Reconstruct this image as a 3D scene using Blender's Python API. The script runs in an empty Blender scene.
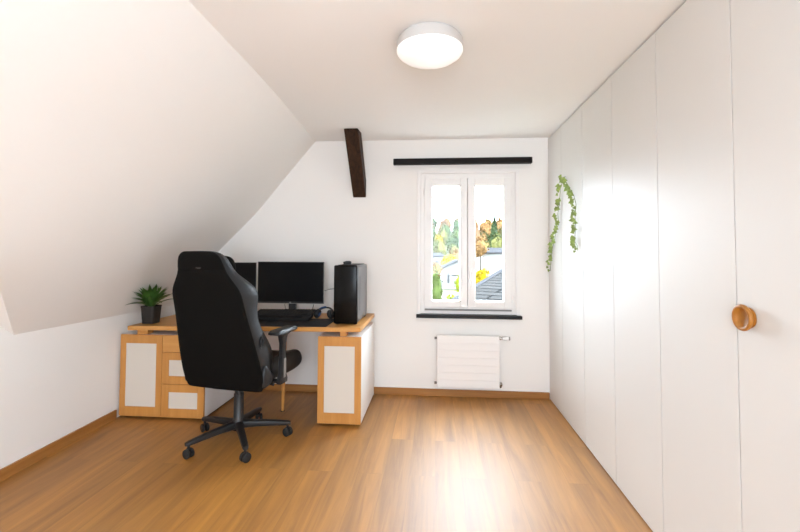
import bpy, bmesh, math, random
from mathutils import Vector, Matrix
random.seed(7)
PI = math.pi
SC = bpy.context.scene
COL = SC.collection

# ------------------------------------------------------------------ materials
def newmat(name):
    m = bpy.data.materials.new(name); m.use_nodes = True
    nt = m.node_tree
    return m, nt, nt.nodes['Principled BSDF']

def mat(name, col, rough=0.5, metal=0.0, spec=0.5, emit=None, estr=0.0, bump=0.0, bscale=60.0, var=0.0, vscale=4.0):
    m, nt, b = newmat(name)
    b.inputs['Base Color'].default_value = (*col, 1)
    b.inputs['Roughness'].default_value = rough
    b.inputs['Metallic'].default_value = metal
    b.inputs['Specular IOR Level'].default_value = spec
    if emit:
        b.inputs['Emission Color'].default_value = (*emit, 1)
        b.inputs['Emission Strength'].default_value = estr
    if var or bump:
        tc = nt.nodes.new('ShaderNodeTexCoord')
    if var:
        n = nt.nodes.new('ShaderNodeTexNoise'); n.inputs['Scale'].default_value = vscale; n.inputs['Detail'].default_value = 4
        nt.links.new(tc.outputs['Object'], n.inputs['Vector'])
        mr = nt.nodes.new('ShaderNodeMapRange')
        mr.inputs['From Min'].default_value = .3; mr.inputs['From Max'].default_value = .7
        mr.inputs['To Min'].default_value = 1 - var; mr.inputs['To Max'].default_value = 1 + var
        nt.links.new(n.outputs['Fac'], mr.inputs['Value'])
        mx = nt.nodes.new('ShaderNodeVectorMath'); mx.operation = 'SCALE'
        mx.inputs[0].default_value = col
        nt.links.new(mr.outputs['Result'], mx.inputs['Scale'])
        nt.links.new(mx.outputs['Vector'], b.inputs['Base Color'])
    if bump:
        n2 = nt.nodes.new('ShaderNodeTexNoise'); n2.inputs['Scale'].default_value = bscale; n2.inputs['Detail'].default_value = 3
        nt.links.new(tc.outputs['Object'], n2.inputs['Vector'])
        bp = nt.nodes.new('ShaderNodeBump'); bp.inputs['Strength'].default_value = bump; bp.inputs['Distance'].default_value = .004
        nt.links.new(n2.outputs['Fac'], bp.inputs['Height']); nt.links.new(bp.outputs['Normal'], b.inputs['Normal'])
    return m

def wood(name, dark, light, grain, rough=.45, spec=.4, stretch=14.0, planks=False):
    """grain: axis index the fibres run along (object space)."""
    m, nt, b = newmat(name)
    N, L = nt.nodes, nt.links
    tc = N.new('ShaderNodeTexCoord')
    mp = N.new('ShaderNodeMapping')
    s = [stretch] * 3; s[grain] = stretch * .07
    mp.inputs['Scale'].default_value = s
    vec = tc.outputs['Object']
    plank_val = None
    if planks:
        # planks run along Y: brick rows are rotated so that rows stack along X
        rot = N.new('ShaderNodeMapping'); rot.inputs['Rotation'].default_value = (0, 0, PI / 2)
        L.new(vec, rot.inputs['Vector'])
        br = N.new('ShaderNodeTexBrick'); br.offset = .37
        br.inputs['Scale'].default_value = 1.0
        br.inputs['Brick Width'].default_value = 1.28; br.inputs['Row Height'].default_value = .155
        br.inputs['Mortar Size'].default_value = .0012; br.inputs['Mortar Smooth'].default_value = .1
        br.inputs['Color1'].default_value = (0, 0, 0, 1); br.inputs['Color2'].default_value = (1, 1, 1, 1)
        br.inputs['Mortar'].default_value = (.5, .5, .5, 1)
        L.new(rot.outputs['Vector'], br.inputs['Vector'])
        plank_val = br.outputs['Color']
        off = N.new('ShaderNodeVectorMath'); off.operation = 'MULTIPLY_ADD'
        off.inputs[1].default_value = (3.1, 7.7, 0)
        L.new(plank_val, off.inputs[0]); L.new(vec, off.inputs[2])
        L.new(off.outputs['Vector'], mp.inputs['Vector'])
    else:
        L.new(vec, mp.inputs['Vector'])
    n = N.new('ShaderNodeTexNoise'); n.inputs['Scale'].default_value = 1.0; n.inputs['Detail'].default_value = 6
    n.inputs['Roughness'].default_value = .62; n.inputs['Distortion'].default_value = .6
    L.new(mp.outputs['Vector'], n.inputs['Vector'])
    cr = N.new('ShaderNodeValToRGB')
    cr.color_ramp.elements[0].position = .3; cr.color_ramp.elements[0].color = (*dark, 1)
    cr.color_ramp.elements[1].position = .68; cr.color_ramp.elements[1].color = (*light, 1)
    L.new(n.outputs['Fac'], cr.inputs['Fac'])
    out = cr.outputs['Color']
    if planks:
        n3 = N.new('ShaderNodeTexNoise'); n3.inputs['Scale'].default_value = .23; n3.inputs['Detail'].default_value = 4
        L.new(mp.outputs['Vector'], n3.inputs['Vector'])
        mr3 = N.new('ShaderNodeMapRange'); mr3.inputs['From Min'].default_value = .3; mr3.inputs['From Max'].default_value = .7
        mr3.inputs['To Min'].default_value = .78; mr3.inputs['To Max'].default_value = 1.2
        L.new(n3.outputs['Fac'], mr3.inputs['Value'])
        sep = N.new('ShaderNodeSeparateColor'); L.new(plank_val, sep.inputs['Color'])
        mr = N.new('ShaderNodeMapRange'); mr.inputs['To Min'].default_value = .93; mr.inputs['To Max'].default_value = 1.06
        L.new(sep.outputs['Red'], mr.inputs['Value'])
        mm = N.new('ShaderNodeMath'); mm.operation = 'MULTIPLY'
        L.new(mr.outputs['Result'], mm.inputs[0]); L.new(mr3.outputs['Result'], mm.inputs[1])
        seam = N.new('ShaderNodeMapRange'); seam.inputs['To Min'].default_value = 1; seam.inputs['To Max'].default_value = .8
        L.new(br.outputs['Fac'], seam.inputs['Value'])
        mm2 = N.new('ShaderNodeMath'); mm2.operation = 'MULTIPLY'
        L.new(mm.outputs['Value'], mm2.inputs[0]); L.new(seam.outputs['Result'], mm2.inputs[1])
        sc = N.new('ShaderNodeVectorMath'); sc.operation = 'SCALE'
        L.new(out, sc.inputs[0]); L.new(mm2.outputs['Value'], sc.inputs['Scale'])
        out = sc.outputs['Vector']
    L.new(out, b.inputs['Base Color'])
    b.inputs['Roughness'].default_value = rough
    b.inputs['Specular IOR Level'].default_value = spec
    bp = N.new('ShaderNodeBump'); bp.inputs['Strength'].default_value = .06; bp.inputs['Distance'].default_value = .002
    L.new(n.outputs['Fac'], bp.inputs['Height']); L.new(bp.outputs['Normal'], b.inputs['Normal'])
    return m

def glass_mat():
    m = bpy.data.materials.new('window_glass'); m.use_nodes = True
    nt = m.node_tree; nt.nodes.clear()
    o = nt.nodes.new('ShaderNodeOutputMaterial'); mix = nt.nodes.new('ShaderNodeMixShader')
    t = nt.nodes.new('ShaderNodeBsdfTransparent'); g = nt.nodes.new('ShaderNodeBsdfGlossy')
    t.inputs['Color'].default_value = (.97, .98, .975, 1)
    g.inputs['Roughness'].default_value = .02
    mix.inputs['Fac'].default_value = .012
    nt.links.new(t.outputs[0], mix.inputs[1]); nt.links.new(g.outputs[0], mix.inputs[2]); nt.links.new(mix.outputs[0], o.inputs['Surface'])
    return m

M = {}
M['plaster'] = mat('white_plaster', (.86, .84, .81), .9, spec=.15, bump=.12, bscale=35)
M['ceiling'] = mat('ceiling_paint', (.89, .885, .87), .9, spec=.15, bump=.06, bscale=40)
M['white_paint'] = mat('white_gloss_paint', (.84, .82, .80), .35, spec=.4)
M['door_white'] = mat('wardrobe_white', (.71, .695, .67), .45, spec=.4)
M['carcass'] = mat('carcass_grey', (.16, .145, .13), .8)
M['cab_white'] = mat('cabinet_white', (.82, .80, .78), .45, spec=.4)
M['inset'] = mat('inset_white', (.66, .61, .54), .5, spec=.35)
M['floor'] = wood('oak_laminate', (.245, .092, .006), (.435, .188, .022), 1, rough=.56, spec=1.0, stretch=17, planks=True)
M['floor'].node_tree.nodes['Principled BSDF'].inputs['Coat Weight'].default_value = .35
M['floor'].node_tree.nodes['Principled BSDF'].inputs['Coat Roughness'].default_value = .48
M['skirt'] = wood('oak_skirting', (.26, .105, .024), (.42, .19, .052), 1, rough=.45, stretch=16)
M['skirt_x'] = wood('oak_skirting_back', (.26, .105, .024), (.42, .19, .052), 0, rough=.45, stretch=16)
M['beech_v'] = wood('beech_upright', (.50, .215, .050), (.60, .285, .075), 2, rough=.42, stretch=18)
M['beech_h'] = wood('beech_lengthwise', (.54, .24, .058), (.65, .33, .095), 0, rough=.38, stretch=18)
M['knob_wood'] = wood('varnished_knob', (.30, .11, .015), (.42, .175, .03), 2, rough=.35, stretch=20)
M['beam'] = wood('old_dark_timber', (.012, .005, .002), (.055, .023, .009), 2, rough=.6, stretch=22, spec=.3)
M['black_metal'] = mat('black_rail', (.008, .006, .005), .6, spec=.2)
M['black_stone'] = mat('black_sill', (.008, .008, .008), .4, spec=.25)
M['plastic'] = mat('black_plastic', (.010, .010, .011), .42, bump=.05, bscale=300)
M['leather'] = mat('black_leatherette', (.008, .008, .009), .46, spec=.42, bump=.15, bscale=220)
M['fabric'] = mat('black_back_fabric', (.0045, .004, .0035), .85, spec=.1, bump=.2, bscale=400)
M['screen'] = mat('monitor_screen', (.004, .004, .0045), .4, spec=.12)
M['bezel'] = mat('monitor_bezel', (.012, .012, .012), .4)
M['silver'] = mat('silver_edge', (.52, .50, .48), .35, metal=.8)
M['pc_side'] = mat('tower_side_panel', (.10, .10, .104), .3, metal=.4, spec=.6)
M['pc_front'] = mat('tower_front_glass', (.003, .003, .003), .2, spec=.16)
M['chrome'] = mat('chrome', (.55, .53, .50), .25, metal=1)
M['grey_plastic'] = mat('grey_plastic', (.22, .21, .20), .5)
M['pot'] = mat('black_planter', (.018, .016, .015), .55, bump=.2, bscale=150)
M['soil'] = mat('potting_soil', (.03, .018, .01), .95, bump=.8, bscale=80)
M['leaf'] = mat('leaf_green', (.065, .15, .028), .42, spec=.4, var=.45, vscale=14)
M['ivy'] = mat('ivy_green', (.25, .34, .085), .55, var=.4, vscale=25)
M['stem'] = mat('ivy_stem', (.13, .17, .06), .7)
M['lamp_base'] = mat('lamp_base_white', (.56, .54, .52), .5)
M['lamp'] = mat('lamp_diffuser', (.86, .85, .84), .35, emit=(1, .98, .96), estr=.30)  # lamp is unlit; faint emission added to whiten its underside
M['blue'] = mat('blue_accent', (.02, .09, .24), .35)
M['glass'] = glass_mat()
M['rubber'] = mat('rubber', (.012, .012, .012), .6)

# mouse mat with a printed orange and teal swoosh
def mat_desk_mat():
    m, nt, b = newmat('printed_mat')
    N, L = nt.nodes, nt.links
    tc = N.new('ShaderNodeTexCoord'); mp = N.new('ShaderNodeMapping')
    mp.inputs['Scale'].default_value = (3.2, 11, 1); mp.inputs['Rotation'].default_value = (0, 0, .35)
    L.new(tc.outputs['Object'], mp.inputs['Vector'])
    n = N.new('ShaderNodeTexNoise'); n.inputs['Scale'].default_value = 1.3; n.inputs['Detail'].default_value = 2; n.inputs['Distortion'].default_value = 1.2
    L.new(mp.outputs['Vector'], n.inputs['Vector'])
    cr = N.new('ShaderNodeValToRGB'); e = cr.color_ramp.elements
    e[0].position = .0; e[0].color = (.008, .008, .009, 1)
    e[1].position = 1.0; e[1].color = (.008, .008, .009, 1)
    for p, c in ((.36, (.008, .02, .03, 1)), (.42, (.008, .008, .009, 1)), (.60, (.009, .008, .008, 1)), (.635, (.10, .035, .018, 1)), (.67, (.012, .009, .009, 1))):
        k = e.new(p); k.color = c
    L.new(n.outputs['Fac'], cr.inputs['Fac']); L.new(cr.outputs['Color'], b.inputs['Base Color'])
    b.inputs['Roughness'].default_value = .7
    return m
M['mat'] = mat_desk_mat()

# ------------------------------------------------------------------ geometry helpers
def add_box(bm, x0, x1, y0, y1, z0, z1, bev=0.0, seg=2):
    b2 = bmesh.new()
    bmesh.ops.create_cube(b2, size=1)
    for v in b2.verts:
        v.co = Vector(((x0 + x1) / 2 + v.co.x * (x1 - x0), (y0 + y1) / 2 + v.co.y * (y1 - y0), (z0 + z1) / 2 + v.co.z * (z1 - z0)))
    if bev > 0:
        bmesh.ops.bevel(b2, geom=list(b2.edges), offset=bev, segments=seg, profile=.5, affect='EDGES')
    merge(bm, b2)

def merge(bm, b2, mtx=None):
    if mtx is not None: bmesh.ops.transform(b2, matrix=mtx, verts=b2.verts)
    me = bpy.data.meshes.new('tmp'); b2.to_mesh(me); b2.free()
    bm.from_mesh(me); bpy.data.meshes.remove(me)

def frame_axes(d):
    d = d.normalized()
    up = Vector((0, 0, 1)) if abs(d.z) < .95 else Vector((1, 0, 0))
    a = d.cross(up).normalized(); b = a.cross(d).normalized()
    return a, b

def add_loft(bm, rings, cap=True, closed=True):
    vs = [[bm.verts.new(p) for p in r] for r in rings]
    n = len(rings[0])
    for i in range(len(rings) - 1):
        for j in range(n if closed else n - 1):
            k = (j + 1) % n
            bm.faces.new((vs[i][j], vs[i][k], vs[i + 1][k], vs[i + 1][j]))
    if cap and closed:
        bm.faces.new(vs[0][::-1]); bm.faces.new(vs[-1])
    return vs

def add_tube(bm, pts, radii, n=10, flat=1.0):
    pts = [Vector(p) for p in pts]
    if not isinstance(radii, (list, tuple)): radii = [radii] * len(pts)
    rings = []
    for i, p in enumerate(pts):
        d = pts[min(i + 1, len(pts) - 1)] - pts[max(i - 1, 0)]
        a, b = frame_axes(d)
        rings.append([p + (a * math.cos(2 * PI * j / n) + b * flat * math.sin(2 * PI * j / n)) * radii[i] for j in range(n)])
    add_loft(bm, rings)

def add_lathe(bm, prof, n=40, origin=(0, 0, 0), axis='Z'):
    """prof: list of (r, h) running along the axis; ends capped when r > 0."""
    rings = []
    o = Vector(origin)
    for r, h in prof:
        r = max(r, 1e-4)
        ring = []
        for j in range(n):
            c, s = math.cos(2 * PI * j / n) * r, math.sin(2 * PI * j / n) * r
            if axis == 'Z': p = Vector((c, s, h))
            elif axis == 'X': p = Vector((h, c, s))
            else: p = Vector((s, h, c))
            ring.append(o + p)
        rings.append(ring)
    add_loft(bm, rings)

def obj(name, bm, m, parent=None, smooth=False, subsurf=0, recalc=True):
    if recalc: bmesh.ops.recalc_face_normals(bm, faces=bm.faces)
    me = bpy.data.meshes.new(name); bm.to_mesh(me); bm.free()
    me.materials.append(m)
    o = bpy.data.objects.new(name, me); COL.objects.link(o)
    if parent: o.parent = parent
    if smooth:
        for p in me.polygons: p.use_smooth = True
        if smooth != 'all':
            me.set_sharp_from_angle(angle=math.radians(smooth if smooth is not True else 40))
    if subsurf:
        md = o.modifiers.new('round', 'SUBSURF'); md.levels = subsurf; md.render_levels = subsurf
    return o

def box_obj(name, dims, m, parent=None, bev=.002):
    bm = bmesh.new(); add_box(bm, *dims, bev=bev)
    return obj(name, bm, m, parent)

def thing(name, label, cat, loc=(0, 0, 0), rotz=0, group=None):
    o = bpy.data.objects.new(name, None); COL.objects.link(o)
    o.empty_display_size = .05
    o.location = loc; o.rotation_euler = (0, 0, rotz)
    o['label'] = label; o['category'] = cat
    if group: o['group'] = group
    return o

def tag(o, label, cat, group=None, kind=None):
    o['label'] = label; o['category'] = cat
    if group: o['group'] = group
    if kind: o['kind'] = kind
    return o

def struct(name, bm, m, smooth=False):
    o = obj(name, bm, m, None, smooth); o['kind'] = 'structure'
    return o

def poly_prism(bm, pts, off):
    """closed polygon extruded by vector off"""
    off = Vector(off)
    a = [bm.verts.new(p) for p in pts]; b = [bm.verts.new(Vector(p) + off) for p in pts]
    bm.faces.new(a); bm.faces.new(b[::-1])
    n = len(a)
    for i in range(n):
        j = (i + 1) % n
        bm.faces.new((a[j], a[i], b[i], b[j]))

# ------------------------------------------------------------------ room
H = 2.40; D = 3.967; XR = 1.037; YB = -1.6
def XL(y): return -2.512 - .032 * (y - 2.33)

bm = bmesh.new(); add_box(bm, -2.95, 1.9, YB - .3, D + .3, -.2, 0); struct('floor', bm, M['floor'])
bm = bmesh.new(); add_box(bm, -2.95, 1.9, YB - .3, D + .3, H, H + .2); struct('ceiling', bm, M['ceiling'])

# back wall around the window opening
WX0, WX1, WZ0, WZ1 = -.150, .752, .752, 2.085
bm = bmesh.new()
add_box(bm, -2.95, WX0, D, D + .3, 0, H); add_box(bm, WX1, 1.9, D, D + .3, 0, H)
add_box(bm, WX0, WX1, D, D + .3, 0, WZ0); add_box(bm, WX0, WX1, D, D + .3, WZ1, H)
struct('wall_back', bm, M['plaster'])
QX0, QX1, QZ0, QZ1 = -.75, .95, .75, 2.15
bm = bmesh.new()
add_box(bm, -2.95, QX0, YB - .3, YB, 0, H); add_box(bm, QX1, 1.9, YB - .3, YB, 0, H)
add_box(bm, QX0, QX1, YB - .3, YB, 0, QZ0); add_box(bm, QX0, QX1, YB - .3, YB, QZ1, H)
struct('wall_rear', bm, M['plaster'])
# right wall: hidden by the wardrobe, with an added opening for light beyond the wardrobe's near end
RY0, RY1, RZ0, RZ1 = -.75, .0, .25, 1.85
bm = bmesh.new()
add_box(bm, 1.7, 1.9, RY1, D, 0, H); add_box(bm, 1.7, 1.9, YB, RY0, 0, H)
add_box(bm, 1.7, 1.9, RY0, RY1, 0, RZ0); add_box(bm, 1.7, 1.9, RY0, RY1, RZ1, H)
struct('wall_right', bm, M['plaster'])

# left knee wall; towards the camera it grows up to the ceiling
P = Vector((XL(2.329), 2.329, .830)); PC = Vector((-1.02, .529, H)); PR = Vector((XL(.27), .27, H))
bm = bmesh.new()
ZK = .800
poly_prism(bm, [(XL(YB), YB, 0), (XL(D), D, 0), (XL(D), D, ZK), tuple(P), tuple(PR), (XL(YB), YB, H)], (-.2, 0, 0))
struct('wall_left', bm, M['plaster'])
# sloping roof side
def lerp(a, b, t): return a + (b - a) * t
bm = bmesh.new()
top = [(2.329, -1.060), (2.75, -1.079), (3.2, -1.108), (3.6, -1.137), (D, -1.168)]
backdev = [0, .008, .004, -.035, -.012, 0]     # how the old plaster wanders at the gable, in z
grid = []
NV = 14
for i in range(13):
    y = lerp(2.329, D, i / 12)
    for a, b in zip(top, top[1:]):
        if a[0] <= y <= b[0] + 1e-6: xt = lerp(a[1], b[1], (y - a[0]) / (b[0] - a[0]))
    lo = Vector((XL(y), y, lerp(.830, ZK, i / 12))); hi = Vector((xt, y, H))
    w = (i / 12) ** 2
    row = []
    for k in range(NV + 1):
        t = k / NV
        p = lo.lerp(hi, t)
        f = t * 5; q = min(int(f), 4)
        p.z += w * lerp(backdev[q], backdev[q + 1], f - q)
        s = math.sin(min(t / .45, 1) * PI)                      # slight hollow low down near the desk
        p.x -= .045 * s * min(1, max(0, (y - 2.7) / .5)) * (1 - .6 * w)
        row.append(bm.verts.new(p))
    grid.append(row)
for i in range(12):
    for k in range(NV):
        bm.faces.new((grid[i][k], grid[i][k + 1], grid[i + 1][k + 1], grid[i + 1][k]))
# the near part of the slope, cut off obliquely
c1 = bm.verts.new((-1.045, 1.66, H)); c2 = bm.verts.new(PC)
first = grid[0]
prev = c2
for k in range(NV):
    bm.faces.new((first[k], first[k + 1], c1) if k >= 5 else (first[k], first[k + 1], c2))
bm.faces.new((first[5], c1, c2))
o = struct('wall_slope', bm, M['plaster'], smooth=25)
bm = bmesh.new()
vs = [bm.verts.new(p) for p in (P, PC, PR)]; bm.faces.new(vs)
struct('wall_dormer', bm, M['plaster'])

# skirting boards
bm = bmesh.new()
poly_prism(bm, [(XL(YB) , YB, 0), (XL(3.19), 3.19, 0), (XL(3.19) + .013, 3.19, 0), (XL(YB) + .013, YB, 0)], (0, 0, .068))
struct('baseboard_left', bm, M['skirt'])
bm = bmesh.new(); add_box(bm, -1.79, XR - .003, D - .013, D, 0, .064, bev=.003)
struct('baseboard_back', bm, M['skirt_x'])

# ------------------------------------------------------------------ window
win = bpy.data.objects.new('window_1', None); COL.objects.link(win); win.location = (.300, D, WZ0); win['kind'] = 'structure'
def wbox(bm, x0, x1, y0, y1, z0, z1, bev=.003):
    add_box(bm, x0 - .300, x1 - .300, y0, y1, z0 - WZ0, z1 - WZ0, bev)
bm = bmesh.new()      # outer frame + narrow plaster bead
fy0, fy1 = .012, .09
wbox(bm, WX0 + .001, -.103, fy0, fy1, WZ0 + .003, WZ1); wbox(bm, .703, WX1 - .001, fy0, fy1, WZ0 + .003, WZ1)
wbox(bm, -.103, .703, fy0, fy1, WZ1 - .052, WZ1 - .001); wbox(bm, -.103, .703, fy0, fy1, WZ0 + .003, WZ0 + .062)
wbox(bm, WX0 - .022, WX0 + .012, -.010, .012, WZ0 + .003, WZ1 + .022); wbox(bm, WX1 - .012, WX1 + .022, -.010, .012, WZ0 + .003, WZ1 + .022)
wbox(bm, WX0 + .012, WX1 - .012, -.010, .012, WZ1 - .012, WZ1 + .022)
obj('frame', bm, M['white_paint'], win)
for (x0, x1, g0, g1) in ((-.103, .2965, -.036, .232), (.3005, .703, .366, .636)):
    bm = bmesh.new()
    zb, zt, gz0, gz1 = WZ0 + .064, WZ1 - .053, .872, 1.965
    wbox(bm, x0, g0, -.002, .055, zb, zt, .004); wbox(bm, g1, x1, -.002, .055, zb, zt, .004)
    wbox(bm, g0, g1, -.002, .055, zb, gz0, .004); wbox(bm, g0, g1, -.002, .055, gz1, zt, .004)
    wbox(bm, g0 - .002, g0 + .008, .008, .05, gz0, gz1, .001); wbox(bm, g1 - .008, g1 + .002, .008, .05, gz0, gz1, .001)
    wbox(bm, g0, g1, .008, .05, gz0 - .002, gz0 + .008, .001); wbox(bm, g0, g1, .008, .05, gz1 - .008, gz1 + .002, .001)
    s = obj('sash', bm, M['white_paint'], win)
    bm = bmesh.new(); wbox(bm, g0, g1, .026, .034, gz0, gz1, 0); obj('glass', bm, M['glass'], s)
    if x0 > 0:
        bm = bmesh.new()
        wbox(bm, .313, .341, -.010, -.002, 1.03, 1.19, .003)
        add_tube(bm, [(.327 - .3, -.010, 1.14 - WZ0), (.327 - .3, -.045, 1.14 - WZ0), (.327 - .3, -.050, 1.12 - WZ0), (.327 - .3, -.050, 1.01 - WZ0)], [.009, .009, .010, .009], 10)
        obj('handle', bm, M['white_paint'], s, smooth=True)
bm = bmesh.new(); wbox(bm, .270, .325, .0555, .070, WZ0 + .064, WZ1 - .053, .002); obj('light_stop_strip', bm, M['white_paint'], win)  # added backing strip, stops light through the gap between the sashes
bm = bmesh.new()
for xh in (-.110, .710):
    for zh in (.90, 1.90):
        add_lathe(bm, [(.006, -.03), (.006, .03)], 10, (xh - .3, -.004, zh - WZ0))
obj('hinge', bm, M['white_paint'], win, smooth=True)
bm = bmesh.new(); wbox(bm, -.178, .788, -.052, -.0005, .722, .752, .004); wbox(bm, WX0 + .001, WX1 - .001, -.001, .10, WZ0 + .0003, WZ0 + .002, .0)
o = obj('window_sill', bm, M['black_stone'], win); o['label'] = 'black stone window sill'
# weather rail seen as a grey line under the sashes
bm = bmesh.new(); wbox(bm, -.10, .70, -.006, .010, WZ0 + .036, WZ0 + .050, .002); obj('drip_rail', bm, M['grey_plastic'], win)

# added unseen window in the right wall, brightens the left slope
w2 = bpy.data.objects.new('added_window_right', None); COL.objects.link(w2); w2.location = (1.8, (RY0 + RY1) / 2, RZ0); w2['kind'] = 'structure'
bm = bmesh.new(); hw = (RY1 - RY0) / 2; hh = RZ1 - RZ0
add_box(bm, -.06, 0, -hw, -hw + .05, 0, hh); add_box(bm, -.06, 0, hw - .05, hw, 0, hh)
add_box(bm, -.06, 0, -hw + .05, hw - .05, 0, .05); add_box(bm, -.06, 0, -hw + .05, hw - .05, hh - .05, hh); add_box(bm, -.06, 0, -.03, .03, .05, hh - .05)
obj('frame', bm, M['white_paint'], w2)
w3 = bpy.data.objects.new('added_window_rear', None); COL.objects.link(w3); w3.location = ((QX0 + QX1) / 2, YB - .1, QZ0); w3['kind'] = 'structure'  # added unseen rear window, more fill light for the back wall
bm = bmesh.new(); hw = (QX1 - QX0) / 2; hh = QZ1 - QZ0
add_box(bm, -hw, -hw + .05, -.06, 0, 0, hh); add_box(bm, hw - .05, hw, -.06, 0, 0, hh)
add_box(bm, -hw + .05, hw - .05, -.06, 0, 0, .05); add_box(bm, -hw + .05, hw - .05, -.06, 0, hh - .05, hh)
obj('frame', bm, M['white_paint'], w3)

# ------------------------------------------------------------------ curtain rail, radiator, timber, lamp
t = thing('curtain_rail', 'long black curtain rail fixed to the wall above the window', 'curtain rail', (.25, D, 2.15))
bm = bmesh.new(); add_box(bm, -.640, .625, -.062, -.0008, .006, .052, .003); add_box(bm, -.640, .625, -.068, -.058, .046, .058, .002)
obj('rail', bm, M['black_metal'], t)
for x in (-.6435, .6285):
    box_obj('end_cap', (x - .0032, x + .0032, -.066, -.001, .005, .057), M['black_metal'], t, .001)

rad = thing('radiator', 'white flat panel radiator on the wall under the window', 'radiator', (.294, D, 0))
bm = bmesh.new(); z = .113; n = 7; hgt = (.577 - .113) / n
for i in range(n):
    add_box(bm, -.279, .279, -.105, -.072, z + i * hgt + .0003, z + (i + 1) * hgt - .0003, .0016, 1)
obj('panel', bm, M['white_paint'], rad)
for x in (-.245, .245): box_obj('header', (x - .018, x + .018, -.0735, -.045, .12, .57), M['white_paint'], rad, .004)
for x in (-.18, .18):
    for zz in (.20, .48): box_obj('bracket', (x - .015, x + .015, -.073, -.0008, zz - .01, zz + .01), M['white_paint'], rad, .002)
for zz in (.139, .545):
    bm = bmesh.new(); add_lathe(bm, [(.010, -.302), (.0115, -.298), (.0115, -.284), (.008, -.281), (.008, -.260)], 14, (0, -.066, zz), 'X')
    o = obj('plug', bm, M['grey_plastic'], rad, smooth=True); o['label'] = 'small grey plug at the left edge'
bm = bmesh.new()
add_lathe(bm, [(.010, .262), (.010, .285), (.014, .287), (.014, .300), (.010, .302), (.010, .312)], 16, (0, -.066, .553), 'X')
add_tube(bm, [(.300, -.066, .553), (.300, -.03, .553), (.300, -.0008, .553)], .009, 10)
o = obj('valve', bm, M['chrome'], rad, smooth=True); o['label'] = 'chrome valve body'
bm = bmesh.new(); add_lathe(bm, [(.016, .312), (.019, .318), (.020, .352), (.019, .364), (.017, .366)], 20, (0, -.066, .553), 'X')
obj('thermostat_head', bm, M['white_paint'], rad, smooth=True)
bm = bmesh.new(); add_lathe(bm, [(.012, .3665), (.016, .368), (.016, .378), (.013, .380)], 20, (0, -.066, .553), 'X')
obj('thermostat_cap', bm, M['grey_plastic'], rad, smooth=True)
bm = bmesh.new()
add_lathe(bm, [(.010, .262), (.010, .286), (.015, .288), (.015, .304), (.012, .308)], 16, (0, -.066, .140), 'X')
add_tube(bm, [(.296, -.066, .160), (.296, -.066, .128), (.296, -.055, .115), (.296, -.0008, .115)], [.010, .011, .010, .009], 10)
o = obj('return_valve', bm, M['chrome'], rad, smooth=True); o['label'] = 'chrome return valve at the lower right'

bm = bmesh.new()
# broad face leans out from the wall at its foot to the ceiling at its top
L0, L1 = Vector((-.786, D - .018, 1.852)), Vector((-.664, D - .018, 1.852))
T0, T1 = Vector((-.793, 3.545, H - .001)), Vector((-.669, 3.545, H - .001))
T0b, T1b = Vector((-.793, 3.68, H - .001)), Vector((-.663, 3.68, H - .001))
Lb0, Lb1 = Vector((-.786, D - .001, 1.852)), Vector((-.664, D - .001, 1.852))
Wb0, Wb1 = Vector((-.793, D - .001, 2.02)), Vector((-.663, D - .001, 2.02))
a = [bm.verts.new(p) for p in (L0, T0, T0b, Wb0, Lb0)]
b = [bm.verts.new(p) for p in (L1, T1, T1b, Wb1, Lb1)]
bm.faces.new(a); bm.faces.new(b[::-1])
for i in range(5):
    j = (i + 1) % 5; bm.faces.new((a[i], b[i], b[j], a[j]))
bmesh.ops.bevel(bm, geom=list(bm.edges), offset=.004, segments=2, affect='EDGES')
tag(obj('timber_strut', bm, M['beam']), 'dark brown timber strut leaning from the back wall to the ceiling', 'beam')

lamp = thing('ceiling_lamp', 'round white flush lamp on the ceiling', 'ceiling lamp', (-.030, 2.045, H))
bm = bmesh.new(); add_lathe(bm, [(.140, -.0008), (.146, -.004), (.146, -.016), (.120, -.020)], 64)
o = obj('base', bm, M['lamp_base'], lamp, smooth=True)
bm = bmesh.new(); add_lathe(bm, [(.150, -.0205), (.1605, -.022), (.163, -.028), (.163, -.066), (.158, -.0665)], 72)
o = obj('rim', bm, M['lamp_base'], lamp, smooth=50); o['label'] = 'off white side rim'
bm = bmesh.new(); add_lathe(bm, [(.158, -.0668), (.1625, -.0675), (.1620, -.074), (.155, -.086), (.135, -.101), (.10, -.115), (.06, -.124), (.03, -.127), (.0, -.128)], 72)
obj('lamp_shade', bm, M['lamp'], lamp, smooth=60)

# ------------------------------------------------------------------ wardrobe along the right wall
wd = thing('wardrobe', 'tall white fitted wardrobe along the right wall', 'wardrobe', (XR, 1.6, 0))
bm = bmesh.new()
add_box(bm, .024, .62, .546 - 1.6, D - 1.603, .012, H - .004, 0)
obj('carcass', bm, M['carcass'], wd)
seams = [D - .0025, 3.5635, 3.0600, 2.5580, 2.0545, 1.5515, 1.0470, .5430]
for a, b in zip(seams, seams[1:]):
    g = .0026
    d = box_obj('door', (0, .0225, b + g - 1.6, a - g - 1.6, .008, H - .012), M['door_white'], wd, .0012)
    if a == 1.5515:
        bm = bmesh.new()
        add_lathe(bm, [(.031, -.0005), (.034, -.002), (.0345, -.005), (.031, -.007), (.029, -.009), (.031, -.011), (.038, -.015), (.0430, -.019), (.0440, -.024),
                       (.0425, -.0285), (.038, -.030), (.033, -.0285), (.0295, -.023), (.027, -.019), (.018, -.0165), (.0, -.016)], 48, (0, 1.492 - 1.6, 1.128), 'X')
        o = obj('knob', bm, M['knob_wood'], d, smooth=60); o['label'] = 'round wooden knob with a hollow face'

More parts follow.
